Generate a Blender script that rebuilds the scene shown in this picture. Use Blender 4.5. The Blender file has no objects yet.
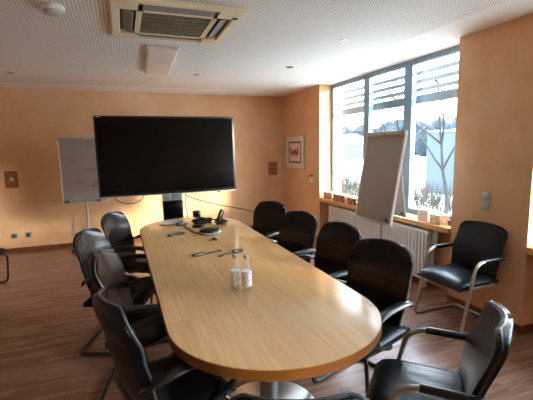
import bpy, bmesh, math, random
from mathutils import Vector, Matrix
random.seed(7)
S = bpy.context.scene
COL = S.collection
PI = math.pi

# ------------------------------------------------------------------ materials
def lin(h):
    h = h.lstrip('#'); out = []
    for i in (0, 2, 4):
        c = int(h[i:i+2], 16)/255
        out.append(c/12.92 if c <= .04045 else ((c+.055)/1.055)**2.4)
    return (*out, 1)

def base_mat(name):
    m = bpy.data.materials.new(name); m.use_nodes = True
    nt = m.node_tree; b = nt.nodes['Principled BSDF']
    return m, nt, b

def N(nt, t, **kw):
    n = nt.nodes.new(t)
    for k, v in kw.items():
        if k in n.inputs: n.inputs[k].default_value = v
        else: setattr(n, k, v)
    return n

def ramp(nt, fac, stops):
    r = nt.nodes.new('ShaderNodeValToRGB'); e = r.color_ramp.elements
    while len(e) < len(stops): e.new(.5)
    for i, (p, c) in enumerate(stops):
        e[i].position = p; e[i].color = c
    nt.links.new(fac, r.inputs[0]); return r

def coords(nt, scale=(1, 1, 1), rot=(0, 0, 0)):
    tc = nt.nodes.new('ShaderNodeTexCoord'); mp = nt.nodes.new('ShaderNodeMapping')
    mp.inputs['Scale'].default_value = scale; mp.inputs['Rotation'].default_value = rot
    nt.links.new(tc.outputs['Object'], mp.inputs[0]); return mp.outputs[0]

def bump(nt, b, h, strength=.2, dist=.01):
    n = nt.nodes.new('ShaderNodeBump'); n.inputs['Strength'].default_value = strength
    n.inputs['Distance'].default_value = dist
    nt.links.new(h, n.inputs['Height']); nt.links.new(n.outputs[0], b.inputs['Normal'])

def simple(name, col, rough=.5, metal=0, var=.06, scale=14, bmp=0, coat=0, spec=.5):
    m, nt, b = base_mat(name)
    v = coords(nt)
    nz = N(nt, 'ShaderNodeTexNoise', Scale=scale, Detail=4); nt.links.new(v, nz.inputs[0])
    c = lin(col)
    r = ramp(nt, nz.outputs[0], [(.25, tuple(x*(1-var) for x in c[:3])+(1,)), (.75, tuple(min(1, x*(1+var)) for x in c[:3])+(1,))])
    nt.links.new(r.outputs[0], b.inputs['Base Color'])
    b.inputs['Roughness'].default_value = rough; b.inputs['Metallic'].default_value = metal
    b.inputs['Coat Weight'].default_value = coat; b.inputs['Specular IOR Level'].default_value = spec
    if bmp: bump(nt, b, nz.outputs[0], bmp)
    return m

def wall_mat():
    m, nt, b = base_mat('orange_wash'); v = coords(nt)
    n1 = N(nt, 'ShaderNodeTexNoise', Scale=2.6, Detail=8, Roughness=.68); nt.links.new(v, n1.inputs[0])
    n2 = N(nt, 'ShaderNodeTexNoise', Scale=.8, Detail=4); nt.links.new(v, n2.inputs[0])
    a = N(nt, 'ShaderNodeMath', operation='ADD'); nt.links.new(n1.outputs[0], a.inputs[0]); nt.links.new(n2.outputs[0], a.inputs[1])
    h = N(nt, 'ShaderNodeMath', operation='MULTIPLY'); h.inputs[1].default_value = .5; nt.links.new(a.outputs[0], h.inputs[0])
    r = ramp(nt, h.outputs[0], [(.36, lin('#DEAA7B')), (.5, lin('#E6B68A')), (.66, lin('#EDC7A1'))])
    nt.links.new(r.outputs[0], b.inputs['Base Color']); b.inputs['Roughness'].default_value = .85
    n3 = N(nt, 'ShaderNodeTexNoise', Scale=60, Detail=3); nt.links.new(v, n3.inputs[0]); bump(nt, b, n3.outputs[0], .12)
    return m

def ceiling_mat(perforated):
    m, nt, b = base_mat('perforated_ceiling' if perforated else 'plain_ceiling')
    white = lin('#F3F2EE')
    b.inputs['Base Color'].default_value = white; b.inputs['Roughness'].default_value = .9
    if perforated:
        P = .025
        v = coords(nt, (1/P, 1/P, 1/P))
        fr = N(nt, 'ShaderNodeVectorMath', operation='FRACTION'); nt.links.new(v, fr.inputs[0])
        sb = N(nt, 'ShaderNodeVectorMath', operation='SUBTRACT'); sb.inputs[1].default_value = (.5, .5, 0); nt.links.new(fr.outputs[0], sb.inputs[0])
        ml = N(nt, 'ShaderNodeVectorMath', operation='MULTIPLY'); ml.inputs[1].default_value = (1, 1, 0); nt.links.new(sb.outputs[0], ml.inputs[0])
        ln = N(nt, 'ShaderNodeVectorMath', operation='LENGTH'); nt.links.new(ml.outputs[0], ln.inputs[0])
        r = ramp(nt, ln.outputs['Value'], [(.24, lin('#A5A199')), (.31, white)])
        nt.links.new(r.outputs[0], b.inputs['Base Color'])
    return m

def floor_mat():
    m, nt, b = base_mat('parquet')
    v = coords(nt)
    br = N(nt, 'ShaderNodeTexBrick', Scale=1.0); nt.links.new(v, br.inputs[0])
    br.offset = .37; br.offset_frequency = 2
    br.inputs['Brick Width'].default_value = .34; br.inputs['Row Height'].default_value = .034
    br.inputs['Mortar Size'].default_value = .0012; br.inputs['Bias'].default_value = 0
    br.inputs['Color1'].default_value = lin('#86604F'); br.inputs['Color2'].default_value = lin('#A57E6A'); br.inputs['Mortar'].default_value = lin('#6A4A3C')
    v2 = coords(nt, (3, 60, 1)); nz = N(nt, 'ShaderNodeTexNoise', Scale=1.5, Detail=5); nt.links.new(v2, nz.inputs[0])
    r = ramp(nt, nz.outputs[0], [(.3, (.82, .82, .82, 1)), (.7, (1.1, 1.09, 1.08, 1))])
    mx = N(nt, 'ShaderNodeMix', data_type='RGBA', blend_type='MULTIPLY'); mx.inputs[0].default_value = 1
    nt.links.new(br.outputs[0], mx.inputs[6]); nt.links.new(r.outputs[0], mx.inputs[7])
    nt.links.new(mx.outputs[2], b.inputs['Base Color'])
    b.inputs['Roughness'].default_value = .26
    bump(nt, b, br.outputs['Fac'], -.05, .002)
    return m

def beech_mat(name='beech_veneer', c1='#D4A974', c2='#DBB380', dark=1.0, rough=.14, axis='Y', staves=True):
    m, nt, b = base_mat(name)
    rot = (0, 0, PI/2) if axis == 'Y' else (0, 0, 0)
    v = coords(nt, (1, 1, 1), rot)
    br = N(nt, 'ShaderNodeTexBrick', Scale=1.0); nt.links.new(v, br.inputs[0]); br.offset = .43
    br.inputs['Brick Width'].default_value = 1.15; br.inputs['Row Height'].default_value = .105
    br.inputs['Mortar Size'].default_value = .0008
    br.inputs['Color1'].default_value = lin(c1); br.inputs['Color2'].default_value = lin(c2); br.inputs['Mortar'].default_value = lin('#B98A58')
    sc = (50, 2.2, 2.2) if axis == 'Y' else (2.2, 50, 50)
    v2 = coords(nt, sc); nz = N(nt, 'ShaderNodeTexNoise', Scale=1.3, Detail=6, Roughness=.6); nt.links.new(v2, nz.inputs[0])
    r = ramp(nt, nz.outputs[0], [(.3, (.84*dark, .8*dark, .74*dark, 1)), (.68, (1.05*dark, 1.05*dark, 1.05*dark, 1))])
    mx = N(nt, 'ShaderNodeMix', data_type='RGBA', blend_type='MULTIPLY'); mx.inputs[0].default_value = 1
    nt.links.new(br.outputs[0], mx.inputs[6]); nt.links.new(r.outputs[0], mx.inputs[7])
    nt.links.new(mx.outputs[2], b.inputs['Base Color'])
    b.inputs['Roughness'].default_value = rough
    return m

def leather_mat(name, col, rough=.34, wrinkle=0.0):
    m, nt, b = base_mat(name); v = coords(nt)
    n1 = N(nt, 'ShaderNodeTexNoise', Scale=220, Detail=3); nt.links.new(v, n1.inputs[0])
    h = n1.outputs[0]
    if wrinkle:
        n2 = N(nt, 'ShaderNodeTexNoise', Scale=13, Detail=5, Distortion=1.4); nt.links.new(v, n2.inputs[0])
        mm = N(nt, 'ShaderNodeMath', operation='MULTIPLY_ADD'); mm.inputs[1].default_value = wrinkle
        nt.links.new(n2.outputs[0], mm.inputs[0]); nt.links.new(n1.outputs[0], mm.inputs[2]); h = mm.outputs[0]
    b.inputs['Base Color'].default_value = lin(col); b.inputs['Roughness'].default_value = rough; b.inputs['Specular IOR Level'].default_value = .34
    bump(nt, b, h, (.08) if wrinkle < 1 else .25, .004)
    return m

def glass_mat(name, tint=(1, 1, 1, 1), body=0.0, gl=1.0):
    m = bpy.data.materials.new(name); m.use_nodes = True; nt = m.node_tree; nt.nodes.clear()
    out = nt.nodes.new('ShaderNodeOutputMaterial')
    tr = N(nt, 'ShaderNodeBsdfTransparent', Color=tint); gs = N(nt, 'ShaderNodeBsdfGlossy', Roughness=.02)
    fr = N(nt, 'ShaderNodeFresnel', IOR=1.4 if gl == 1.0 else gl)
    mx = nt.nodes.new('ShaderNodeMixShader')
    ge = nt.nodes.new('ShaderNodeNewGeometry'); inv = N(nt, 'ShaderNodeMath', operation='SUBTRACT'); inv.inputs[0].default_value = 1
    ml = N(nt, 'ShaderNodeMath', operation='MULTIPLY'); nt.links.new(ge.outputs['Backfacing'], inv.inputs[1])
    nt.links.new(fr.outputs[0], ml.inputs[0]); nt.links.new(inv.outputs[0], ml.inputs[1])
    nt.links.new(ml.outputs[0], mx.inputs[0]); nt.links.new(tr.outputs[0], mx.inputs[1]); nt.links.new(gs.outputs[0], mx.inputs[2])
    last = mx.outputs[0]
    if body:
        df = N(nt, 'ShaderNodeBsdfDiffuse', Color=(.9, .92, .95, 1)); m2 = nt.nodes.new('ShaderNodeMixShader'); m2.inputs[0].default_value = body
        nt.links.new(last, m2.inputs[1]); nt.links.new(df.outputs[0], m2.inputs[2]); last = m2.outputs[0]
    nt.links.new(last, out.inputs[0]); return m

def mottled_mat(name, cols, scale=60, rough=.7):
    m, nt, b = base_mat(name); v = coords(nt)
    vo = N(nt, 'ShaderNodeTexVoronoi', Scale=scale); nt.links.new(v, vo.inputs[0])
    sp = nt.nodes.new('ShaderNodeSeparateColor'); nt.links.new(vo.outputs['Color'], sp.inputs[0])
    n = len(cols); r = ramp(nt, sp.outputs[0], [((i+.3)/n, lin(c)) for i, c in enumerate(cols)]); r.color_ramp.interpolation = 'CONSTANT'
    nt.links.new(r.outputs[0], b.inputs['Base Color']); b.inputs['Roughness'].default_value = rough
    return m

M = dict(
    wall=wall_mat(), perf=ceiling_mat(True), ceil=ceiling_mat(False), floor=floor_mat(),
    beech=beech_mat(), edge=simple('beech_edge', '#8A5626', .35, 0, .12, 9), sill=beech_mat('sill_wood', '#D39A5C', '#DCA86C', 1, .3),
    base=beech_mat('baseboard_wood', '#7C4424', '#8A4E2C', 1, .4, 'X'),
    leather=leather_mat('black_leather', '#0A0B0E', .24, .3), leather2=leather_mat('creased_leather', '#12161D', .3, 2.2),
    shell=simple('dark_shell', '#0A0F1E', .38, 0, .1, 30, .03, spec=.3), frame_black=simple('black_tube', '#101114', .28, 0, .1),
    armpad=simple('black_armrest', '#15181D', .3, 0, .1, 40, .03), piping=simple('piping', '#3A3F47', .3, 0, .1),
    silver=simple('silver_tube', '#B9B4AC', .3, .85, .04), chrome=simple('brushed_steel', '#A9A9A8', .28, .9, .05),
    disc=simple('steel_disc', '#9AA0A6', .3, .85, .05),
    blackp=simple('black_plastic', '#0B0C0E', .35, 0, .1), screen=simple('screen_glass', '#040405', .18, 0, .02, 5, spec=.18),
    grey=simple('grey_plastic', '#83868A', .4, 0, .05), lightgrey=simple('light_grey_plastic', '#B9B6B0', .45, 0, .04),
    white=simple('white_enamel', '#EFECE4', .35, 0, .03), paper=simple('paper_board', '#B7AAA0', .6, 0, .03, 6),
    flip=simple('grey_board', '#ACA39B', .55, 0, .03, 6), whiteb=simple('white_plastic', '#E6E2DA', .4, 0, .03),
    ac=simple('cream_plastic', '#F3E7C6', .42, 0, .05, 8), acgrille=simple('grille_dark', '#5C574E', .6, 0, .1), acbar=simple('grille_bars', '#8F8772', .5, 0, .05), slot=simple('slot_dark', '#25231F', .7, 0, .1),
    louvre=simple('louvre_grey', '#8F9290', .5, 0, .05), alu=simple('blue_grey_aluminium', '#7E9CB0', .4, .1, .05),
    blind=simple('louvre_slat', '#A0A5A8', .5, .2, .05),
    copper=simple('copper_plate', '#A4663F', .5, .1, .12, 25), dark=simple('dark_rubber', '#17130F', .6, 0, .1),
    red=simple('red_ink', '#B4483A', .7, 0, .1), mat_white=simple('mat_board', '#E9D9CB', .7, 0, .02), redframe=simple('red_border', '#8C4A45', .6, 0, .1),
    pink=simple('pale_carton', '#DDBFAE', .7, 0, .08, 30), tan=simple('tan_carton', '#C99E70', .7, 0, .1, 30),
    pattern=mottled_mat('patterned_carton', ['#6F3A20', '#C98B58', '#EAD9C2', '#8E5230', '#B97A4A'], 70),
    pattern2=mottled_mat('pale_patterned_carton', ['#D8B890', '#EBDCC4', '#C69A6E'], 50),
    label=mottled_mat('bottle_label', ['#F2F0F2', '#F8F7F7', '#E2D6DC', '#FAFAFA'], 90),
    pane=glass_mat('window_glass', (.97, .99, 1, 1)), bottle=glass_mat('clear_bottle', (.93, .96, .97, 1), .1, 1.33),
    ink=simple('black_ink', '#1E1B1A', .6, 0, .05), faint=simple('faint_ink', '#5E544E', .7, 0, .05),
    lamp_off=simple('lamp_diffuser', '#E2D5C8', .5, 0, .02), spot=simple('spot_lens', '#5B5B58', .3, .2, .05),
    tree=simple('bare_bark', '#171615', .9, 0, .2), forest=simple('haze_blue_forest', '#18242B', .95, 0, .35, .25),  # forest colour has the bluish grey of distance haze painted in
    ground=simple('winter_grass', '#BDBDB8', .95, 0, .25, 1.2), facade=simple('pale_facade', '#3C4750', .8, 0, .05, 1), facwin=simple('facade_window', '#2C363F', .3, 0, .1),
    shrub=simple('dry_shrub', '#38332A', .95, 0, .3, 3),
)

# ------------------------------------------------------------------ mesh helpers
class MB:
    def __init__(s): s.bm = bmesh.new()
    def box(s, lo, hi, bev=0, seg=2):
        c = [(a+b)/2 for a, b in zip(lo, hi)]; d = [abs(b-a) for a, b in zip(lo, hi)]
        r = bmesh.ops.create_cube(s.bm, size=1, matrix=Matrix.Translation(c) @ Matrix.Diagonal((*d, 1)))
        if bev:
            es = list({e for v in r['verts'] for e in v.link_edges})
            bmesh.ops.bevel(s.bm, geom=es, offset=bev, segments=seg, affect='EDGES', profile=.5)
        return s
    def obox(s, size, mat, bev=0, seg=2):
        r = bmesh.ops.create_cube(s.bm, size=1, matrix=mat @ Matrix.Diagonal((*size, 1)))
        if bev:
            es = list({e for v in r['verts'] for e in v.link_edges})
            bmesh.ops.bevel(s.bm, geom=es, offset=bev, segments=seg, affect='EDGES', profile=.5)
        return s
    def tube(s, pts, r, n=10, closed=False, side=None, flat=1.0):
        pts = [Vector(p) for p in pts]; k = len(pts)
        rs = r if isinstance(r, (list, tuple)) else [r]*k
        rings = []; prev = None
        for i, p in enumerate(pts):
            if closed: t = (pts[(i+1) % k]-pts[i-1])
            else: t = pts[min(i+1, k-1)]-pts[max(i-1, 0)]
            t.normalize()
            if side is not None:
                a = Vector(side); a = (a-t*a.dot(t)).normalized()
            elif prev is None:
                a = t.orthogonal().normalized()
            else:
                a = (prev-t*prev.dot(t)).normalized()
            prev = a; b = t.cross(a)
            rings.append([s.bm.verts.new(p+a*(rs[i]*math.cos(2*PI*j/n))+b*(rs[i]*flat*math.sin(2*PI*j/n))) for j in range(n)])
        m = k if closed else k-1
        for i in range(m):
            A, B = rings[i], rings[(i+1) % k]
            for j in range(n):
                s.bm.faces.new((A[j], A[(j+1) % n], B[(j+1) % n], B[j]))
        if not closed:
            s.bm.faces.new(rings[0][::-1]); s.bm.faces.new(rings[-1])
        return s
    def lathe(s, prof, c=(0, 0, 0), n=24, mat=None):
        c = Vector(c); rings = []
        for (r, z) in prof:
            rings.append([s.bm.verts.new((mat @ Vector((r*math.cos(2*PI*j/n), r*math.sin(2*PI*j/n), z)) if mat else Vector((r*math.cos(2*PI*j/n), r*math.sin(2*PI*j/n), z)))+c) for j in range(n)])
        for A, B in zip(rings, rings[1:]):
            for j in range(n): s.bm.faces.new((A[j], A[(j+1) % n], B[(j+1) % n], B[j]))
        s.bm.faces.new(rings[0][::-1]); s.bm.faces.new(rings[-1]); return s
    def prism(s, outline, z0, z1, bev=0, seg=2):
        top = [s.bm.verts.new((x, y, z1)) for x, y in outline]; bot = [s.bm.verts.new((x, y, z0)) for x, y in outline]
        n = len(top); ft = s.bm.faces.new(top); s.bm.faces.new(bot[::-1])
        for i in range(n): s.bm.faces.new((bot[i], bot[(i+1) % n], top[(i+1) % n], top[i]))
        if bev: bmesh.ops.bevel(s.bm, geom=list(ft.edges), offset=bev, segments=seg, affect='EDGES')
        return s
    def solid(s, nu, nv, front, back):
        """closed sheet between two surfaces over u,v in 0..1"""
        F = [[s.bm.verts.new(front(i/nu, j/nv)) for j in range(nv+1)] for i in range(nu+1)]
        B = [[s.bm.verts.new(back(i/nu, j/nv)) for j in range(nv+1)] for i in range(nu+1)]
        for i in range(nu):
            for j in range(nv):
                s.bm.faces.new((F[i][j], F[i+1][j], F[i+1][j+1], F[i][j+1])); s.bm.faces.new((B[i][j], B[i][j+1], B[i+1][j+1], B[i+1][j]))
        for i in range(nu):
            s.bm.faces.new((F[i][0], B[i][0], B[i+1][0], F[i+1][0])); s.bm.faces.new((F[i+1][nv], B[i+1][nv], B[i][nv], F[i][nv]))
        for j in range(nv):
            s.bm.faces.new((F[0][j+1], B[0][j+1], B[0][j], F[0][j])); s.bm.faces.new((F[nu][j], B[nu][j], B[nu][j+1], F[nu][j+1]))
        return s
    def build(s, name, mat, parent=None, smooth=True, loc=None, angle=40, sub=0):
        bmesh.ops.recalc_face_normals(s.bm, faces=s.bm.faces)
        me = bpy.data.meshes.new(name); s.bm.to_mesh(me); s.bm.free()
        me.materials.append(mat); o = bpy.data.objects.new(name, me); COL.objects.link(o)
        if parent: o.parent = parent
        if loc: o.location = loc
        if smooth:
            me.polygons.foreach_set('use_smooth', [True]*len(me.polygons))
            me.set_sharp_from_angle(angle=math.radians(angle))
        if sub:
            md = o.modifiers.new('Subdivision', 'SUBSURF'); md.levels = sub; md.render_levels = sub
        return o

def fillet(pts, r, n=6):
    """round the inner corners of a polyline"""
    pts = [Vector(p) for p in pts]; out = [pts[0]]
    rr = r if isinstance(r, (list, tuple)) else [r]*len(pts)
    for i in range(1, len(pts)-1):
        a, p, b = pts[i-1], pts[i], pts[i+1]
        d = min(rr[i], (a-p).length*.49, (b-p).length*.49)
        s, e = p+(a-p).normalized()*d, p+(b-p).normalized()*d
        for k in range(n+1):
            t = k/n; out.append(s*(1-t)**2+p*2*t*(1-t)+e*t*t)
    out.append(pts[-1]); return out

def spline(pts, n=8):
    pts = [Vector(p) for p in pts]; P = [pts[0]*2-pts[1]]+pts+[pts[-1]*2-pts[-2]]; out = []
    for i in range(1, len(P)-2):
        a, b, c, d = P[i-1:i+3]
        for k in range(n):
            t = k/n
            out.append(.5*((2*b)+(c-a)*t+(2*a-5*b+4*c-d)*t*t+(3*b-a-3*c+d)*t**3))
    out.append(pts[-1]); return out

def tag(o, label, cat, group=None):
    o['label'] = label; o['category'] = cat
    if group: o['group'] = group
    return o
def thing(name, label, cat, loc=(0, 0, 0), rz=0, group=None):
    o = bpy.data.objects.new(name, None); COL.objects.link(o); o.empty_display_size = .1
    o.location = loc; o.rotation_euler = (0, 0, rz)
    return tag(o, label, cat, group)
def struct(o): o['kind'] = 'structure'; return o
def dup(root, loc, rz, label, group=None):
    r = root.copy(); COL.objects.link(r); r.location = loc; r.rotation_euler = (0, 0, rz); r['label'] = label
    if group: r['group'] = group
    for ch in list(root.children):
        c = ch.copy(); COL.objects.link(c); c.parent = r
        for g in list(ch.children):
            d = g.copy(); COL.objects.link(d); d.parent = c
    return r

# ------------------------------------------------------------------ room shell
XR, YB, H = 3.055, 7.10, 2.60
XL, YF = -3.6, -3.0
XO, XW = 3.48, 3.31            # outside of the wall, window plane
SZ = .755                      # sill height
OPEN = [(2.85, 5.60), (-.75, 2.075), (-2.75, -1.5)]

m = MB(); m.box((XL-.2, YF-.2, -.12), (XO, YB+.2, 0)); struct(m.build('floor', M['floor'], smooth=False))
m = MB(); m.box((XL-.2, YF-.2, H), (2.62, 6.45, H+.1)); cl = struct(m.build('ceiling', M['perf'], smooth=False))
m = MB(); m.box((2.62, YF-.2, H), (XO, YB+.2, H+.1)); m.box((XL-.2, 6.45, H), (2.62, YB+.2, H+.1)); m.build('plain_border', M['ceil'], cl, smooth=False)
m = MB(); m.box((XL-.2, YB, 0), (XO, YB+.2, H)); struct(m.build('wall_back', M['wall'], smooth=False))
m = MB(); m.box((XL-.2, YF-.2, 0), (XL, YB, H)); struct(m.build('wall_left', M['wall'], smooth=False))
m = MB()
m.box((XL-.2, YF-.2, 0), (XO, YF, H))
struct(m.build('wall_front', M['wall'], smooth=False))
m = MB()
ys = [YB]+[v for a, b in OPEN for v in (b, a)]+[YF]
for i in range(0, len(ys), 2): m.box((XR, ys[i+1], 0), (XO, ys[i], H))
for a, b in OPEN: m.box((XR+.19, a, 0), (XO, b, SZ-.06))
struct(m.build('wall_right', M['wall'], smooth=False))
m = MB(); m.box((XL, YB-.016, 0), (XR, YB, .062), .004); struct(m.build('baseboard_back', M['base'], smooth=False))
m = MB()
for i in range(0, len(ys), 2):
    m.box((XR-.016, ys[i+1], 0), (XR, ys[i]-(.016 if i == 0 else 0), .062), .004)
    m.box((XR-.016, ys[i+1]-.016, 0), (XR+.19, ys[i+1], .062), .004)
struct(m.build('baseboard_right', M['base'], smooth=False))

def window(n, y0, y1, muls, handle_at=None, slats=((1.71, .06, .5), (1.61, .06, .5), (1.51, .06, .5), (1.395, .11, .15))):
    w = bpy.data.objects.new('window_%d' % n, None); COL.objects.link(w); struct(w)
    w.location = (XW, (y0+y1)/2, SZ); L = (y1-y0)/2; zt = H-SZ-.0
    m = MB(); m.box((-.035, -L, .0), (.035, L, .07), .006); m.box((-.035, -L, zt-.06), (.035, L, zt), .006)
    m.box((-.035, -L, .07), (.035, -L+.06, zt-.06), .006); m.box((-.035, L-.06, .07), (.035, L, zt-.06), .006)
    for y, hw in muls: m.box((-.035, y-(y0+y1)/2-hw, .07), (.035, y-(y0+y1)/2+hw, zt-.06), .006)
    m.build('window_frame', M['alu'], w, smooth=False)
    ed = [y0+.06]+[v for y, hw in muls for v in (y-hw, y+hw)]+[y1-.06]
    for i in range(0, len(ed), 2):
        m = MB(); m.box((-.006, ed[i]-(y0+y1)/2, .07), (.006, ed[i+1]-(y0+y1)/2, zt-.06)); m.build('window_pane', M['pane'], w, smooth=False)
        for z, hh, tilt in slats:
            m = MB(); m.obox((.012, ed[i+1]-ed[i], hh), Matrix.Translation((.13, (ed[i]+ed[i+1])/2-(y0+y1)/2, z)) @ Matrix.Rotation(tilt, 4, 'Y'), .003)
            m.build('louvre_slat', M['blind'], w, smooth=False)
    m = MB(); m.box((XR-.03-XW, -L-.0, -.06), (-.03, L, 0), .008); m.build('window_sill', M['sill'], w, smooth=False)
    if handle_at:
        m = MB(); y = handle_at-(y0+y1)/2
        m.box((-.05, y-.015, .82), (-.035, y+.015, .96), .004); m.tube([(-.05, y, .93), (-.085, y, .93), (-.085, y, .83)], .009, 8); m.build('window_handle', M['lightgrey'], w)
    return w
SUN_BLOCK_SLATS = [(1.72-.075*k, .10, .75) for k in range(14)]  # unseen slats added on the near windows to keep sun off the table
window(1, 2.85, 5.60, [(4.63, .065), (3.79, .07)], 3.79)
window(2, -.75, 2.075, [(1.1, .065), (.26, .065)], None, SUN_BLOCK_SLATS)
window(3, -2.75, -1.5, [(-2.1, .05)], None, SUN_BLOCK_SLATS)
# ------------------------------------------------------------------ table
def outline(inset=0.0, n=28):
    pts = []
    for cx, a, yc, b, t0 in ((.694, .555-inset, 1.77, .53-inset, PI), (.68, .57-inset, 4.22, .61-inset, 0)):
        for k in range(n+1):
            t = t0+PI*k/n; pts.append((cx+a*math.cos(t)-.68, yc+b*math.sin(t)-3.0))
    return pts
T = thing('conference_table', 'long rounded beech conference table on steel disc feet in the room centre', 'table', (.68, 3.0, 0))
m = MB(); m.prism(outline(.004), .712, .74, .003); m.build('tabletop', M['beech'], T, angle=30)
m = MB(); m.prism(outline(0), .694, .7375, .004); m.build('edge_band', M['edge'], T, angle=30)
for y in (-1.0, 1.1):
    m = MB(); m.lathe([(.30, 0), (.30, .006), (.285, .012), (.06, .022), (.045, .03)], (.06 if y < 0 else 0, y, 0), 40); b = m.build('foot_disc', M['disc'], T)
    m = MB(); m.lathe([(.055, .025), (.055, .70)], (.06 if y < 0 else 0, y, 0), 28); m.build('column', M['chrome'], T)
m = MB(); m.box((-.16, -1.2, .66), (.16, 1.3, .7), .006); m.build('under_frame', M['frame_black'], T)

# ------------------------------------------------------------------ chairs
def lerp(a, b, t): return a+(b-a)*t
def prof(t, ks):
    for (t0, v0), (t1, v1) in zip(ks, ks[1:]):
        if t <= t1:
            u = (t-t0)/(t1-t0); u = u*u*(3-2*u); return lerp(v0, v1, u)
    return ks[-1][1]

def back_surface(xs, z0, z1, ws, corner, power, curve, puff, offs, arch=.03):
    wm = max(w for _, w in ws)
    def f(u, v):
        t = 1-(1-v)**2.0
        s = 2*u-1
        x = prof(t, xs); w = prof(t, ws)
        if t > 1-corner:
            q = (t-(1-corner))/corner; w *= .62+.38*max(0, 1-q**power)**(1/power)
        y = w*s; z = z0+(z1-z0)*t+arch*(1-(y/wm)**2)*t*t
        return Vector((x+curve*s*s+offs+puff*(1-abs(s)**3)*(1-(2*t-1)**4), y, z))
    return f

def make_black_chair():
    t = thing('meeting_chair', '', 'chair')
    xs = [(0, -.150), (.25, -.172), (.6, -.205), (1, -.262)]
    ws = [(0, .205), (.35, .228), (.75, .236), (1, .225)]
    fr = back_surface(xs, .47, .93, ws, .16, 2.0, .045, .022, 0)
    bk = back_surface(xs, .47, .93, ws, .16, 2.0, .045, 0, -.028)
    m = MB(); m.solid(14, 18, fr, bk); b = m.build('backrest', M['leather'], t, angle=50)
    bk2 = back_surface([(a, v) for a, v in xs], .46, .925, [(a, v*.985) for a, v in ws], .16, 2.0, .045, 0, -.027)
    bk3 = back_surface(xs, .46, .925, [(a, v*.96) for a, v in ws], .16, 2.0, .045, -.02, -.040)
    m = MB(); m.solid(14, 18, bk2, bk3); m.build('back_shell', M['shell'], t, angle=50)
    rim = [fr(0, j/18)+Vector((-.014, 0, 0)) for j in range(19)]+[fr(i/14, 1)+Vector((-.014, 0, 0)) for i in range(1, 15)]+[fr(1, 1-j/18)+Vector((-.014, 0, 0)) for j in range(1, 19)]
    m = MB(); m.tube(rim, .007, 6); m.build('piping', M['piping'], b)
    def sf(top):
        def f(u, v):
            x = lerp(-.20, .27, u); s = 2*v-1
            w = .235*(1-.12*max(0, u-.75)*4*.5)
            z = (.462 if top else .405)
            if top: z += .012*(1-abs(s)**3)*(1-(2*u-1)**4)-(.03*max(0, (u-.72)/.28)**2)
            e = 1-max(abs(s), abs(2*u-1))
            if top: z -= .022*max(0, 1-e/.12)**2
            return Vector((x, w*s, z))
        return f
    m = MB(); m.solid(14, 14, sf(True), sf(False)); m.build('seat', M['leather'], t, angle=50)
    # cantilever tube
    p = [(-.12, .17, .39), (.225, .19, .39), (.25, .215, .33), (.225, .222, .013), (-.275, .222, .013), (-.275, -.222, .013), (.225, -.222, .013), (.25, -.215, .33), (.225, -.19, .39), (-.12, -.17, .39)]
    m = MB(); m.tube(fillet(p, [.05, .06, .06, .07, .06, .06, .07, .06, .06, .05], 6), .0125, 10)
    m.build('cantilever_frame', M['frame_black'], t)
    for sg in (1, -1):
        path = spline([(-.195, .225*sg, .585), (-.15, .262*sg, .625), (-.05, .272*sg, .645), (.1, .272*sg, .652), (.21, .272*sg, .642), (.262, .272*sg, .600), (.262, .27*sg, .55), (.20, .262*sg, .47), (.08, .245*sg, .41), (.02, .225*sg, .392)], 6)
        m = MB(); m.tube(path, .015, 10, side=(0, 1, 0), flat=.85); a = m.build('armrest', M['frame_black'], t)
        pad = spline([(-.15, .266*sg, .624), (-.05, .272*sg, .654), (.1, .272*sg, .662), (.20, .272*sg, .653), (.258, .272*sg, .63)], 8)
        k = len(pad); rs = [.030*min(1, .55+1.6*min(i, k-1-i)/k*2) for i in range(k)]
        m = MB(); m.tube(pad, rs, 12, side=(0, 1, 0), flat=.6); m.build('arm_pad', M['armpad'], a)
    return t

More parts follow.
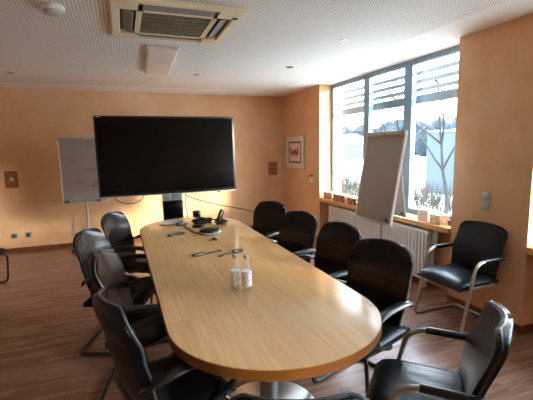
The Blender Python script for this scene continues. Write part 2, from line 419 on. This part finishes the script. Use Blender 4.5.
def make_silver_chair():
    t = thing('armchair', '', 'chair')
    xs = [(0, -.185), (.3, -.205), (1, -.29)]
    ws = [(0, .222), (.5, .236), (1, .228)]
    fr = back_surface(xs, .44, .87, ws, .12, 2.2, .035, .022, .012, .015)
    bk = back_surface(xs, .44, .87, ws, .12, 2.2, .035, -.008, -.030, .015)
    m = MB(); m.solid(14, 18, fr, bk); b = m.build('backrest', M['leather2'], t, angle=50)
    rim = [fr(0, j/18) for j in range(19)]+[fr(i/14, 1) for i in range(1, 15)]+[fr(1, 1-j/18) for j in range(1, 19)]
    m = MB(); m.tube([p+Vector((-.02, 0, 0)) for p in rim], .006, 6); m.build('piping', M['leather2'], b)
    def sf(top):
        def f(u, v):
            x = lerp(-.21, .26, u); s = 2*v-1; e = 1-max(abs(s), abs(2*u-1))
            w = .236
            if not top: return Vector((lerp(-.20, .24, u), w*.97*s, .405-(.012*u)))
            z = .462+.02*(1-abs(s)**3)*(1-(2*u-1)**4)-.03*max(0, (u-.75)/.25)**2-.025*max(0, 1-e/.12)**2
            z += .003*math.sin(17*s+5*u)*max(0, 1-abs(2*u-1))
            return Vector((x, w*s, z))
        return f
    m = MB(); m.solid(16, 16, sf(True), sf(False)); m.build('seat', M['leather2'], t, angle=50)
    hw = .262
    p = [(-.275, hw, .632), (.10, hw, .632), (.24, hw, .0135), (-.27, hw, .0135), (-.27, -hw, .0135), (.24, -hw, .0135), (.10, -hw, .632), (-.275, -hw, .632)]
    m = MB(); m.tube(fillet(p, [0, .10, .05, .07, .07, .05, .10, 0], 8), .0135, 12)
    m.build('tube_frame', M['silver'], t)
    m = MB()
    for x in (-.12, .13): m.tube([(x, -hw, .42), (x, hw, .42)], .010, 8)
    for sg in (1, -1): m.tube([(-.15, hw*sg, .42), (.145, hw*sg, .42)], .010, 8)
    m.build('seat_rail', M['silver'], t)
    for sg in (1, -1):
        m = MB(); m.tube([(-.20, hw*sg, .634), (.015, hw*sg, .634)], .0185, 12); m.build('arm_sleeve', M['armpad'], t)
    return t

proto = make_black_chair()
G = 'black leather meeting chairs around the table'
R = math.radians
LEFT = [
    (.06, 4.12, -27, 'black leather meeting chair on the table\'s left side, farthest from camera by the screen'),
    (-.10, 3.27, -21, 'black leather meeting chair on the table\'s left side, second behind the far one'),
    (.06, 2.57, -12, 'black leather meeting chair on the table\'s left side, third from the screen'),
    (.13, 1.83, 15, 'nearest black chair on the table\'s left side, its dark smooth rear shell toward the camera'),
]
RIGHT = [
    (1.42, 4.05, 210, 'black leather meeting chair on the right side of the table, farthest, against the orange wall'),
    (1.40, 3.27, 203, 'black leather meeting chair on the right side of the table, second from the far end'),
    (1.44, 2.62, 194, 'black meeting chair on the table\'s right side, before the left end of the radiator'),
    (1.38, 1.97, 200, 'nearest black meeting chair on the table\'s right side, just below the leaning flipchart'),
]
first = True
for x, y, a, l in LEFT+RIGHT:
    if first:
        proto.location = (x, y, 0); proto.rotation_euler = (0, 0, R(a)); proto['label'] = l; proto['group'] = G; first = False
    else: dup(proto, (x, y, 0), R(a), l, G)
def armless(loc, rz, label):
    o = proto.copy(); COL.objects.link(o); o.location = loc; o.rotation_euler = (0, 0, rz); o['label'] = label
    if 'group' in o: del o['group']
    for ch in list(proto.children):
        if ch.name.startswith('armrest'): continue
        c = ch.copy(); COL.objects.link(c); c.parent = o
        for g in list(ch.children):
            d = g.copy(); COL.objects.link(d); d.parent = c
armless((.471, 1.055, 0), R(69), 'black chair at the table\'s near end, only its backrest top showing')
armless((-1.70, 5.2, 0), R(-6), 'black tube chair cut off at the left edge, in front of the back wall')
sc = make_silver_chair(); sc.location = (2.74, 2.45, 0); sc.rotation_euler = (0, 0, R(180))
sc['label'] = 'black leather armchair with silver tube frame standing against the wall under the light switch'
dup(sc, (1.25, 1.27, 0), R(134), 'black leather armchair with silver arms in the foreground at the table\'s near right corner')

# ------------------------------------------------------------------ display and stand
D = thing('display_stand', 'black floor column with grey bracket carrying the big display behind the table', 'stand', (.61, 5.52, 0))
m = MB(); m.box((-.45, -.3, 0), (.45, .3, .03), .01); m.box((-.10, -.03, .03), (.10, .05, .6), .01); m.build('base', M['blackp'], D)
m = MB(); m.box((-.135, -.12, .58), (.14, .04, .885), .008); m.build('equipment_box', M['screen'], D)
m = MB(); m.box((-.13, -.06, .885), (-.003, .03, 1.2), .005); m.box((.003, -.06, .885), (.14, .03, 1.2), .005); m.box((-.01, -.05, .9), (.01, .02, 1.2)); m.build('mount_plate', M['grey'], D)
V = thing('wall_display', 'large black flat screen display on a stand in front of the back wall', 'television', (.612, 5.5, .98))
m = MB(); m.box((-.947, -.045, 0), (.947, .04, 1.085), .012); m.box((-.55, .04, .25), (.55, .07, .85), .01); m.build('housing', M['blackp'], V)
m = MB(); m.box((-.915, -.049, .045), (.915, -.044, 1.055)); m.build('screen', M['screen'], V, smooth=False)
m = MB(); m.box((-.945, -.048, .0), (.945, -.043, .012), .002); m.build('lower_trim', M['grey'], V)
m = MB(); m.box((-.915, -.0475, 1.064), (-.865, -.0445, 1.074)); m.build('logo_mark', M['lightgrey'], V, smooth=False)
m = MB(); m.box((.66, -.05, -.018), (.70, -.02, .002), .004); m.build('sensor', M['blackp'], V)

def cable(name, pts, r, label, mat='blackp', cat='cable'):
    m = MB(); m.tube(spline(pts, 10), r, 7); return tag(m.build(name, M[mat]), label, cat)
cable('display_cable', [(.80, 5.49, 1.0), (.84, 5.47, .93), (1.1, 5.45, .83), (1.4, 5.4, .75), (1.75, 5.3, .66), (2.1, 5.2, .45), (2.35, 5.2, .1), (2.5, 5.3, .01)], .006, 'thin black cord sagging from the display down to the right behind the far chairs')
cable('loop_cable', [(-.15, 5.53, 1.0), (-.12, 5.52, .93), (.0, 5.5, .88), (.14, 5.5, .89), (.22, 5.52, .95), (.24, 5.53, 1.0)], .006, 'black cable hanging in a loop under the left half of the display')
cable('hanging_cable', [(.80, 5.452, .985), (.80, 5.44, .9), (.785, 5.43, .8), (.81, 5.42, .68), (.79, 5.42, .3), (.8, 5.4, .045)], .006, 'black cable hanging straight down beside the grey display bracket')

# ------------------------------------------------------------------ mobile flipcharts
def make_easel(label, w, h, loc, rz, zmid, tilt, pole_h):
    e = thing('flipchart_easel', label, 'flipchart', loc, rz)
    # local: board faces +x ; pole at origin
    R4 = Matrix.Translation((.045, 0, zmid)) @ Matrix.Rotation(tilt, 4, 'Y')
    m = MB(); m.obox((.022, w, h), R4, .006); b = m.build('board', M['flip'], e, smooth=False)
    for sg in (1, -1):
        m = MB(); m.obox((.03, .016, h), R4 @ Matrix.Translation((0, sg*(w/2+.004), 0)), .003); m.build('side_rail', M['whiteb'], b, smooth=False)
    m = MB(); m.obox((.045, w+.02, .05), R4 @ Matrix.Translation((.018, 0, h/2-.02)), .012); m.build('paper_clamp', M['lightgrey'], b)
    m = MB(); m.obox((.05, w*.98, .018), R4 @ Matrix.Translation((.03, 0, -h/2+.008)), .004); m.build('pen_tray', M['lightgrey'], b)
    m = MB(); m.tube([(0, 0, .1), (0, 0, pole_h)], .017, 14); m.tube([(0, 0, pole_h-.06), (.05, 0, pole_h-.02)], .014, 10); m.build('pole', M['lightgrey'], e)
    m = MB()
    for k in range(5):
        a = 2*PI*k/5+.3
        m.tube([(0, 0, .12), (.12*math.cos(a), .12*math.sin(a), .105), (.29*math.cos(a), .29*math.sin(a), .075)], [.022, .02, .014], 8)
    m.lathe([(.03, .06), (.035, .15)], (0, 0, 0), 14); m.build('star_base', M['whiteb'], e)
    for k in range(5):
        a = 2*PI*k/5+.3; x, y = .29*math.cos(a), .29*math.sin(a)
        m = MB(); m.lathe([(.026, -.014), (.03, -.01), (.03, .01), (.026, .014)], (x, y, .03), 16, Matrix.Rotation(PI/2, 4, 'X'))
        m.tube([(x, y, .03), (x, y, .078)], .008, 6); m.build('caster', M['dark'], e)
    return e, b, R4
def strokes(parent, R4, lines, mat, name, r=.004, dx=.013):
    for ln in lines:
        m = MB(); m.tube([R4 @ Vector((dx, y, z)) for y, z in ln], r, 5); m.build(name, mat, parent)
e1, b1, R1 = make_easel('grey flipchart on white caster stand by the back wall, partly behind the display', .64, 1.04, (-.61, 6.72, 0), R(-90), 1.31, 0, 1.3)
# faces -Y ; local +y is world +x
strokes(b1, R1, [[(.13, -.26), (.18, -.19), (.25, -.14), (.21, -.24), (.27, -.23)], [(.11, -.265), (.15, -.27)]], M['ink'], 'marker_stroke', .006)
strokes(b1, R1, [[(-.24, .2), (-.2, .22), (-.17, .2), (-.13, .22)], [(-.22, .14), (-.16, .15), (-.1, .145)], [(0, -.02), (.1, .0), (.2, 0)], [(-.12, -.22), (-.08, -.18), (-.06, -.22), (-.02, -.19)], [(.0, .0), (.08, .02), (.3, .03)]], M['faint'], 'marker_stroke', .003)
for y in (-.29, -.255, .18, .205):
    m = MB(); m.obox((.03, .022, .03), R1 @ Matrix.Translation((.035, y, -.49)), .004); m.build('tray_clip', M['ink'], b1)
e2, b2, R2 = make_easel('large grey flipchart leaning back in front of the window above the radiator', .60, .96, (2.60, 3.30, 0), R(180), 1.265, -R(10), 1.25)
e2.location = (2.60, 3.36, 0)
m = MB(); m.obox((.012, .03, .025), R2 @ Matrix.Translation((.014, .24, -.43)), .003); m.build('magnet', M['ink'], b2)
R3 = Matrix.Translation((-.13, -.02, 1.285)) @ Matrix.Rotation(R(8), 4, 'Y')
m = MB(); m.obox((.02, .34, .92), R3, .005); b3 = m.build('rear_board', M['flip'], e2, smooth=False)
m = MB(); m.obox((.012, .03, .025), R3 @ Matrix.Translation((-.012, .13, -.42)), .003); m.build('magnet', M['ink'], b3)
m = MB(); m.obox((.014, .03, .025), R3 @ Matrix.Translation((.012, .13, -.42)), .003); m.build('magnet', M['ink'], b3)

# ------------------------------------------------------------------ radiator
r = thing('radiator', 'white column radiator in the niche under the window', 'radiator', (3.09, 4.2, 0))
m = MB(); n = 40; y0, y1 = -1.07, 1.07
for k in range(n):
    y = lerp(y0, y1, (k+.5)/n)
    for x in (-.045, .045): m.tube([(x, y, .13), (x, y, .635)], .021, 10)
    m.box((-.06, y-.0235, .635), (.06, y+.0235, .665), .006); m.box((-.06, y-.0235, .105), (.06, y+.0235, .13), .006)
m.build('column_block', M['white'], r)
for y in (y0+.1, y1-.1):
    m = MB(); m.box((-.03, y-.02, 0), (.03, y+.02, .11), .004); m.build('foot', M['white'], r)
m = MB(); m.tube([(0, y0+.005, .62), (0, y0-.06, .62), (0, y0-.06, .5)], .012, 8); m.lathe([(.022, 0), (.024, .05), (.018, .06)], (0, y0-.06, .62), 12); m.build('valve', M['whiteb'], r)

# ------------------------------------------------------------------ ceiling items
A = thing('air_conditioner', 'cream four way air conditioning cassette in the ceiling', 'air conditioner', (.445, 3.19, H))
z1 = -.032
m = MB()
hs = .465
m.box((-hs, -hs, z1), (hs, -.40, 0), .008); m.box((-hs, .40, z1), (hs, hs, 0), .008); m.box((-hs, -.40, z1), (-.40, .40, 0), .008); m.box((.40, -.40, z1), (hs, .40, 0), .008)
m.box((-.29, -.29, z1), (-.25, .29, 0)); m.box((.25, -.29, z1), (.29, .29, 0)); m.box((-.29, -.29, z1), (.29, -.25, 0)); m.box((-.29, .25, z1), (.29, .29, 0))
for sx in (1, -1):
    for sy in (1, -1): m.box((sx*.28, sy*.28, z1), (sx*.41, sy*.41, 0))
m.build('panel', M['ac'], A, smooth=False)
m = MB(); m.box((-.42, -.42, -.004), (.42, .42, 0)); m.build('slot_backing', M['slot'], A, smooth=False)
m = MB(); m.box((-.25, -.25, -.02), (.25, .25, -.006)); g = m.build('intake_grille', M['acgrille'], A, smooth=False)
m = MB()
for k in range(13): m.box((-.25, -.25+.0417*k-.002, z1+.004), (.25, -.25+.0417*k+.002, -.02))
for k in range(11): m.box((-.25+.05*k-.0015, -.25, z1+.006), (-.25+.05*k+.0015, .25, -.02))
for k in range(1, 6): m.box((-.25, -.25+.0833*k-.004, z1), (.25, -.25+.0833*k+.004, -.02))
m.build('grille_bars', M['acbar'], g, smooth=False)
for k in range(4):
    m = MB(); m.obox((.50, .075, .008), Matrix.Rotation(k*PI/2, 4, 'Z') @ Matrix.Translation((0, .345, -.022)) @ Matrix.Rotation(.35, 4, 'X'), .003)
    m.build('air_louvre', M['louvre'], A, smooth=False)
m = MB(); m.box((.39, -.33, z1-.002), (.43, -.29, z1+.002)); m.build('logo_plate', M['slot'], A, smooth=False)

L = thing('ceiling_light', 'long white box ceiling light, switched off, behind the air conditioner', 'lamp', (.455, 4.56, H), -R(2))
m = MB(); m.box((-.155, -.65, -.03), (.155, .65, 0), .01); m.build('housing', M['whiteb'], L, smooth=False)
m = MB(); m.box((-.13, -.63, -.034), (.13, .63, -.028), .002); m.build('diffuser', M['lamp_off'], L, smooth=False)
K = thing('smoke_detector', 'round white smoke detector on the ceiling at the upper left', 'smoke detector', (-.39, 3.10, H))
m = MB(); m.lathe([(.08, 0), (.08, -.018), (.07, -.03)], n=32); m.build('base', M['whiteb'], K)
m = MB(); m.lathe([(.058, -.028), (.055, -.045), (.04, -.055)], n=32); m.build('sensor_head', M['lightgrey'], K)
def downlight(x, y, label):
    d = thing('downlight', label, 'lamp', (x, y, H), 0, 'recessed ceiling spots')
    m = MB(); m.lathe([(.045, 0), (.045, -.006), (.036, -.008)], n=24); m.build('trim_ring', M['chrome'], d)
    m = MB(); m.lathe([(.034, -.004), (.030, -.010)], n=24); m.build('lens', M['spot'], d)
downlight(2.03, 3.25, 'recessed ceiling spot nearest the camera, before the right window')
downlight(2.03, 4.49, 'recessed ceiling spot farther along the window side, toward the corner')
downlight(1.0, 5.25, 'recessed ceiling spot to the right of the box light over the display')
downlight(-1.25, 5.7, 'recessed ceiling spot at the far left near the back wall')

# ------------------------------------------------------------------ wall items
def wall_plate(x, label):
    p = thing('wall_plate', label, 'wall plate', (x, YB, 1.185))
    m = MB(); m.box((-.093, -.016, -.133), (.093, 0, .133), .004); m.build('plate', M['copper'], p, smooth=False)
    m = MB(); m.lathe([(.032, 0), (.03, .018), (.02, .024)], (0, -.016, 0), 20, Matrix.Rotation(PI/2, 4, 'X')); m.build('knob', M['lightgrey' if x < 0 else 'copper'], p)
wall_plate(-1.70, 'copper coloured square plate with pale knob on the back wall left of the flipchart')
wall_plate(2.805, 'copper coloured square plate on the back wall by the right corner')
for x, l in ((-1.755, 'left wall socket of the pair low on the back wall'), (-1.555, 'right wall socket of the pair low on the back wall')):
    p = thing('wall_socket', l, 'socket', (x, YB, .262), 0, 'sockets low on the back wall')
    m = MB(); m.box((-.045, -.010, -.042), (.045, 0, .042), .006); m.build('cover', M['grey'], p)
    m = MB(); m.lathe([(.02, 0), (.02, .004)], (0, -.010, 0), 20, Matrix.Rotation(PI/2, 4, 'X')); m.build('socket_well', M['dark'], p)
p = thing('light_switch', 'silver grey two gang light switch on the right wall above the armchair', 'switch', (XR, 2.47, 1.08))
m = MB(); m.box((-.010, -.045, -.085), (0, .045, .085), .004); m.build('cover', M['lightgrey'], p)
for z in (-.04, .04):
    m = MB(); m.box((-.016, -.032, z-.033), (-.008, .032, z+.033), .003); m.build('rocker', M['lightgrey'], p)
p = thing('thermostat', 'small white thermostat on the orange wall beside the window', 'thermostat', (XR, 5.87, 1.05))
m = MB(); m.box((-.025, -.045, -.06), (0, .045, .035), .006); m.build('cover', M['whiteb'], p)
m = MB(); m.box((-.028, -.02, .038), (-.0, .02, .065), .004); m.build('dial', M['dark'], p)
P = thing('picture', 'white framed print with dark red square and red writing on the right wall', 'picture', (XR, 6.55, 1.505))
m = MB()
w, h = .42, .315
m.box((-.03, -w, -h), (0, w, -h+.02), .004); m.box((-.03, -w, h-.02), (0, w, h), .004); m.box((-.03, -w, -h+.02), (0, -w+.02, h-.02), .004); m.box((-.03, w-.02, -h+.02), (0, w, h-.02), .004)
m.build('picture_frame', M['lightgrey'], P, smooth=False)
m = MB(); m.box((-.014, -w+.02, -h+.02), (-.002, w-.02, h-.02)); s_ = m.build('mat_board', M['mat_white'], P, smooth=False)
m = MB()
a, b, cw = .27, .20, .03
m.box((-.017, -a, -b), (-.013, a, -b+cw)); m.box((-.017, -a, b-cw), (-.013, a, b)); m.box((-.017, -a, -b+cw), (-.013, -a+cw, b-cw)); m.box((-.017, a-cw, -b+cw), (-.013, a, b-cw))
m.build('red_border', M['redframe'], s_, smooth=False)
m = MB()
zz = [(.19, -.04), (.17, .09), (.14, .02), (.11, -.05), (.08, .03), (.05, -.05), (.02, .05), (-.01, -.04), (-.04, .06), (-.07, -.05), (-.09, .03), (-.12, -.05), (-.14, .1), (-.17, -.04)]
m.tube(spline([(-.018, y, z) for y, z in zz], 6), .008, 5); m.tube([(-.018, .18, -.07), (-.018, -.16, -.06)], .006, 5); m.build('red_writing', M['red'], s_)

# ------------------------------------------------------------------ things on the sill
def carton(name, y, x, sx, sy, sz, rz, mats, label):
    c = thing(name, label, 'box', (x, y, SZ), rz)
    m = MB(); m.box((-sx/2, -sy/2, 0), (sx/2, sy/2, sz*.8), .003); m.build('body', mats[0], c, smooth=False)
    m = MB(); m.box((-sx/2-.003, -sy/2-.003, sz*.8), (sx/2+.003, sy/2+.003, sz), .004); m.build('lid', mats[1], c, smooth=False)
carton('carton', 5.36, 3.13, .12, .28, .11, 0, (M['pattern2'], M['pattern2']), 'pale patterned box at the far left end of the window sill')
carton('carton', 4.98, 3.11, .13, .32, .11, .05, (M['pattern'], M['pattern']), 'brown and white patterned box on the window sill, second from the left')
carton('carton', 4.64, 3.12, .13, .27, .10, -.06, (M['pattern'], M['pattern']), 'brown and white patterned box on the window sill touching the leaning flipchart')
carton('carton', 3.27, 3.12, .11, .13, .13, .2, (M['pink'], M['pink']), 'pale pink carton on the right part of the window sill')
carton('carton', 3.09, 3.14, .13, .14, .10, 0, (M['pattern2'], M['pink']), 'low pale carton right of the pink one on the window sill')
f = thing('marker_holder', 'small dark red holder with a pen at the right end of the sill cartons', 'pen holder', (3.17, 2.965, SZ))
m = MB(); m.lathe([(.026, 0), (.028, .05), (.024, .055)], n=16); m.build('cup', M['redframe'], f)
m = MB(); m.tube([(0, 0, .04), (.01, .01, .12)], .005, 8); m.build('pen', M['ink'], f)

# ------------------------------------------------------------------ things on the table
TZ = .7405
def bottle(x, y, label):
    b = thing('water_bottle', label, 'bottle', (x, y, TZ), 0, 'water bottles on the table')
    m = MB(); m.lathe([(.026, 0), (.030, .006), (.030, .125), (.027, .145), (.016, .178), (.0125, .190), (.0125, .205)], n=24); m.build('glass_body', M['bottle'], b)
    m = MB(); m.lathe([(.0306, .03), (.0306, .122)], n=24); m.build('paper_label', M['label'], b)
    m = MB(); m.lathe([(.0145, .203), (.0145, .218), (.012, .221)], n=16); m.build('cap', M['lightgrey'], b)
bottle(.596, 2.17, 'clear water bottle with pale label, left one of the pair on the table')
bottle(.655, 2.125, 'clear water bottle with pale label, right one of the pair on the table')
sp = thing('speakerphone', 'round black speakerphone puck with grey rim on the far half of the table', 'speakerphone', (.785, 3.78, TZ))
m = MB(); m.lathe([(.108, 0), (.120, .014), (.114, .026)], n=32); m.build('rim', M['grey'], sp)
m = MB(); m.lathe([(.112, .024), (.104, .042), (.04, .052)], n=32); m.build('speaker_cap', M['blackp'], sp)
def knot(cx, cy, n, rx, ry, seed):
    rnd = random.Random(seed); pts = []
    for i in range(n):
        a = i*2.3+rnd.uniform(-.4, .4); k = rnd.uniform(.45, 1)
        pts.append((cx+rx*k*math.cos(a), cy+ry*k*math.sin(a), TZ+.012+rnd.uniform(0, .05)))
    pts[0] = (*pts[0][:2], TZ+.0115); pts[-1] = (*pts[-1][:2], TZ+.0115); return pts
cable('cable_tangle', knot(.81, 4.31, 30, .14, .11, 3), .009, 'tangled heap of black cables at the far end of the table')
cable('cable_coil', knot(.98, 4.10, 15, .10, .07, 9), .007, 'loose coil of black cable in front of the tangled heap')
cable('speaker_cable', [(.665, 3.80, TZ+.008), (.64, 3.88, TZ+.006), (.62, 4.05, TZ+.006), (.58, 4.14, TZ+.006), (.60, 4.22, TZ+.006)], .005, 'thin black cable curving from the speakerphone to the cable heap')
q = thing('conference_camera', 'small black conference camera standing in the cable heap on the table', 'camera', (.78, 4.50, TZ))
m = MB(); m.box((-.05, -.04, 0), (.05, .04, .03), .008); m.build('base', M['blackp'], q)
m = MB(); m.box((-.045, -.035, .05), (.045, .035, .13), .014); m.tube([(0, 0, .02), (0, 0, .06)], .012, 8); m.build('camera_head', M['blackp'], q)
m = MB(); m.lathe([(.024, 0), (.024, .01), (.018, .014)], (0, -.035, .09), 16, Matrix.Rotation(PI/2, 4, 'X')); m.build('lens', M['screen'], q)
q = thing('desk_phone', 'black handset device leaning up at the right of the cable heap', 'phone', (1.03, 4.30, TZ), .4)
m = MB(); m.obox((.11, .13, .03), Matrix.Translation((0, 0, .02)) @ Matrix.Rotation(.15, 4, 'X'), .008); m.build('base', M['blackp'], q)
m = MB(); m.obox((.05, .05, .13), Matrix.Translation((.02, .03, .085)) @ Matrix.Rotation(.5, 4, 'Y'), .014); m.build('handset', M['blackp'], q)
for x, y, rz, l in ((.57, 4.33, .3, 'flat black power adapter at the left of the cable heap'), (.72, 4.12, -.5, 'flat black power adapter in front of the cable heap')):
    q = thing('power_adapter', l, 'adapter', (x, y, TZ), rz)
    m = MB(); m.box((-.055, -.03, 0), (.055, .03, .03), .008); m.build('body', M['blackp'], q)
    m = MB(); m.tube([(.055, 0, .015), (.08, 0, .015)], .007, 8); m.build('plug', M['dark'], q)
q = thing('remote_control', 'slim black remote control lying on the far left of the table', 'remote control', (.45, 3.84, TZ), R(25))
m = MB(); m.box((-.085, -.026, 0), (.085, .026, .024), .008); m.build('body', M['blackp'], q)
m = MB()
for k in range(5): m.lathe([(.006, .024), (.005, .0265)], (-.06+.03*k, 0, 0), 10)
m.build('buttons', M['grey'], q)
q = thing('dish', 'flat dark tray at the far end of the table below the display', 'tray', (.47, 4.50, TZ))
m = MB(); m.lathe([(.10, 0), (.13, .012), (.125, .014), (.10, .006)], n=32); m.build('plate', M['lightgrey'], q)
def plug(x, y, rz, pts, label):
    q = thing('cable_adapter', label, 'cable', (x, y, TZ), rz, 'adapter cables on the table')
    m = MB(); m.box((-.045, -.022, 0), (.045, .022, .022), .007); m.build('connector', M['blackp'], q)
    m = MB(); m.tube(spline([(.043, 0, .008)]+pts, 8), .006, 7); m.build('cord', M['blackp'], q)
    m = MB(); e = Vector(pts[-1]); m.obox((.04, .018, .012), Matrix.Translation(e), .003); m.build('plug_end', M['dark'], q)
plug(.515, 3.0, .25, [(.09, .005, .006), (.15, -.005, .006), (.20, .01, .006)], 'short black adapter cable, left of the two beyond the bottles')
plug(.84, 2.97, R(200), [(.07, .012, .006), (.12, .0, .006), (.17, .015, .006)], 'short black adapter cable, right of the two beyond the bottles')
cable('cable_end', [(.72, 3.44, TZ+.007), (.75, 3.49, TZ+.009), (.78, 3.46, TZ+.007), (.77, 3.54, TZ+.007), (.785, 3.61, TZ+.007)], .006, 'little forked black cable end just in front of the speakerphone')

# ------------------------------------------------------------------ outside the window
GZ = -.7
m = MB(); m.box((-80, -60, GZ-.2), (160, 140, GZ)); struct(m.build('ground', M['ground'], smooth=False))
def ridge(name, x, y0, y1, z, amp, label, mat, n=90, depth=5):
    rnd = random.Random(x); m = MB()
    for k in range(n):
        y = lerp(y0, y1, (k+rnd.random())/n); r = rnd.uniform(.6, 1.2)*amp
        bmesh.ops.create_icosphere(m.bm, subdivisions=2, radius=1, matrix=Matrix.Translation((x+rnd.uniform(-depth, depth), y, GZ+z*rnd.uniform(.4, .75))) @ Matrix.Diagonal((r, r, r*1.35, 1)))
    for v in m.bm.verts: v.co += Vector((rnd.uniform(-.3, .3), rnd.uniform(-.3, .3), rnd.uniform(-.3, .3)))*amp*.3
    o = m.build(name, mat, smooth=False); o['kind'] = 'stuff'; return tag(o, label, 'trees')
ridge('far_woods', 60, 25, 120, 6, 2.6, 'far belt of woods coloured with blue haze beyond the window', M['forest'])
rnd = random.Random(4); m = MB()
for k in range(260):
    cx_, cy_ = rnd.uniform(8.5, 12.5), rnd.uniform(5.5, 20)
    if any((cx_-a)**2+(cy_-b)**2 < .8 for a, b in ((9, 8.6), (12.4, 14.6))): continue
    for q in range(9):
        p = Vector((cx_+rnd.uniform(-.1, .1), cy_+rnd.uniform(-.1, .1), GZ)); d = Vector((rnd.uniform(-.4, .4), rnd.uniform(-.4, .4), 1)); l = rnd.uniform(.4, .95)
        m.tube([p, p+d*l*.5, p+d*l+Vector((rnd.uniform(-.12, .12), rnd.uniform(-.12, .12), 0))], [.014, .01, .004], 3)
o = m.build('dry_shrubs', M['shrub'], smooth=False); o['kind'] = 'stuff'; tag(o, 'dry twiggy shrubs low outside the window', 'shrubs')
bd = thing('hall_building', 'pale blue white flat hall building outside the right window pane', 'building', (13.6, 13.4, GZ))
m = MB(); m.box((0, -4.2, 0), (9, .95, 2.85), .03); m.build('facade', M['facade'], bd, smooth=False)
m = MB(); m.box((-.06, -4.25, 2.85), (9.1, 1.0, 2.93), .02); m.build('roof_edge', M['whiteb'], bd, smooth=False)
for k in range(3):
    m = MB(); m.box((-.04, -4.0+1.0*k, 1.5), (.02, -3.3+1.0*k, 2.2), .01); m.build('facade_window', M['facwin'], bd, smooth=False)
bd = thing('low_house', 'low white house far outside the left window pane', 'building', (34, 62, GZ))
m = MB(); m.box((0, -5, 0), (8, 5, 2.6), .03); m.build('house_wall', M['facade'], bd, smooth=False)
m = MB(); m.prism([(-.5, 2.6), (8.5, 2.6), (4, 4.4)], -5.4, 5.4); o = m.build('house_roof', M['louvre'], bd, smooth=False)
o.rotation_euler = (PI/2, 0, 0)
for k in range(3):
    m = MB(); m.box((-.05, -3.6+2.8*k, .9), (.02, -2.4+2.8*k, 2.0)); m.build('house_window', M['facwin'], bd, smooth=False)
def bare_tree(x, y, h, seed, label):
    rnd = random.Random(seed); t = thing('bare_tree', label, 'tree', (x, y, GZ), 0, 'bare trees outside the window')
    mt = MB(); mb = MB()
    def grow(p, d, l, r, lev):
        q = p; pts = [p]; rs = [r]
        for i in range(3):
            d = (d+Vector((rnd.uniform(-.2, .2), rnd.uniform(-.2, .2), rnd.uniform(-.05, .18)))).normalized(); q = q+d*l/3; pts.append(q); rs.append(r*(1-.18*(i+1)))
        (mt if lev == 0 else mb).tube(pts, rs, 6 if lev < 2 else 4)
        if lev >= 5: return
        for k in range(3 if lev else 5):
            a = rnd.uniform(0, 2*PI); nd = (d*.75+Vector((math.cos(a), math.sin(a), .25))*rnd.uniform(.5, .95)).normalized()
            grow(pts[-1 if lev or k < 3 else -2], nd, l*rnd.uniform(.55, .78), r*.52, lev+1)
    grow(Vector((0, 0, 0)), Vector((0, 0, 1)), h*.36, h*.012, 0)
    mt.build('trunk', M['tree'], t); mb.build('branches', M['tree'], t)
bare_tree(9.0, 8.6, 6.6, 2, 'bare tree outside the right window pane, before the pale hall')
bare_tree(12.4, 14.6, 7.5, 5, 'slender bare tree outside the right pane, left of the pale hall')
bare_tree(16.0, 21.5, 6.5, 11, 'bare tree outside the middle window pane')
bare_tree(15.5, 29.0, 6.0, 14, 'bare tree outside the left window pane')

# ------------------------------------------------------------------ light
W = bpy.data.worlds.new('winter_sky'); S.world = W; W.use_nodes = True; nt = W.node_tree
bg = nt.nodes['Background']; tc = nt.nodes.new('ShaderNodeTexCoord'); sx = nt.nodes.new('ShaderNodeSeparateXYZ')
nt.links.new(tc.outputs['Generated'], sx.inputs[0])
rp = ramp(nt, sx.outputs[2], [(0, (.95, .97, 1, 1)), (.12, (.93, .97, 1, 1)), (.6, (.62, .8, 1, 1))])
nt.links.new(rp.outputs[0], bg.inputs[0]); bg.inputs[1].default_value = 4.5
def portal(x, y, z, sx_, sy_, rot):
    l = bpy.data.lights.new('window_portal', 'AREA'); l.shape = 'RECTANGLE'; l.size = sx_; l.size_y = sy_; l.cycles.is_portal = True
    o = bpy.data.objects.new('window_portal', l); COL.objects.link(o); o.location = (x, y, z); o.rotation_euler = rot
for a, b in OPEN: portal(XO, (a+b)/2, (SZ+H)/2, H-SZ, b-a, (0, R(90), 0))
sun = bpy.data.lights.new('sun', 'SUN'); sun.energy = 3.6; sun.angle = R(9); sun.color = (1, .86, .66)
so = bpy.data.objects.new('sun', sun); COL.objects.link(so); so.location = (20, -10, 12)
so.rotation_euler = Vector((-.64, .765, -.21)).to_track_quat('-Z', 'Y').to_euler()

# ------------------------------------------------------------------ camera
cam = bpy.data.cameras.new('camera'); co = bpy.data.objects.new('camera', cam); COL.objects.link(co)
rt = Vector((0.93532268, -0.35315453, -0.02129237)); up = Vector((0.06824207, 0.12103063, 0.99030026)); fw = Vector((0.34715199, 0.92770333, -0.13730269))
mm = Matrix.Identity(4)
for i in range(3): mm[i][0] = rt[i]; mm[i][1] = up[i]; mm[i][2] = -fw[i]
mm.translation = (0, 0, 1.6031); co.matrix_world = mm
cam.sensor_fit = 'HORIZONTAL'; cam.sensor_width = 36; cam.lens = 377.17/533*36; cam.clip_start = .05; cam.clip_end = 500
S.camera = co
S.view_settings.view_transform = 'Standard'; S.view_settings.look = 'None'; S.view_settings.gamma = 1; S.view_settings.use_curve_mapping = False
S.view_settings.exposure = 2.22
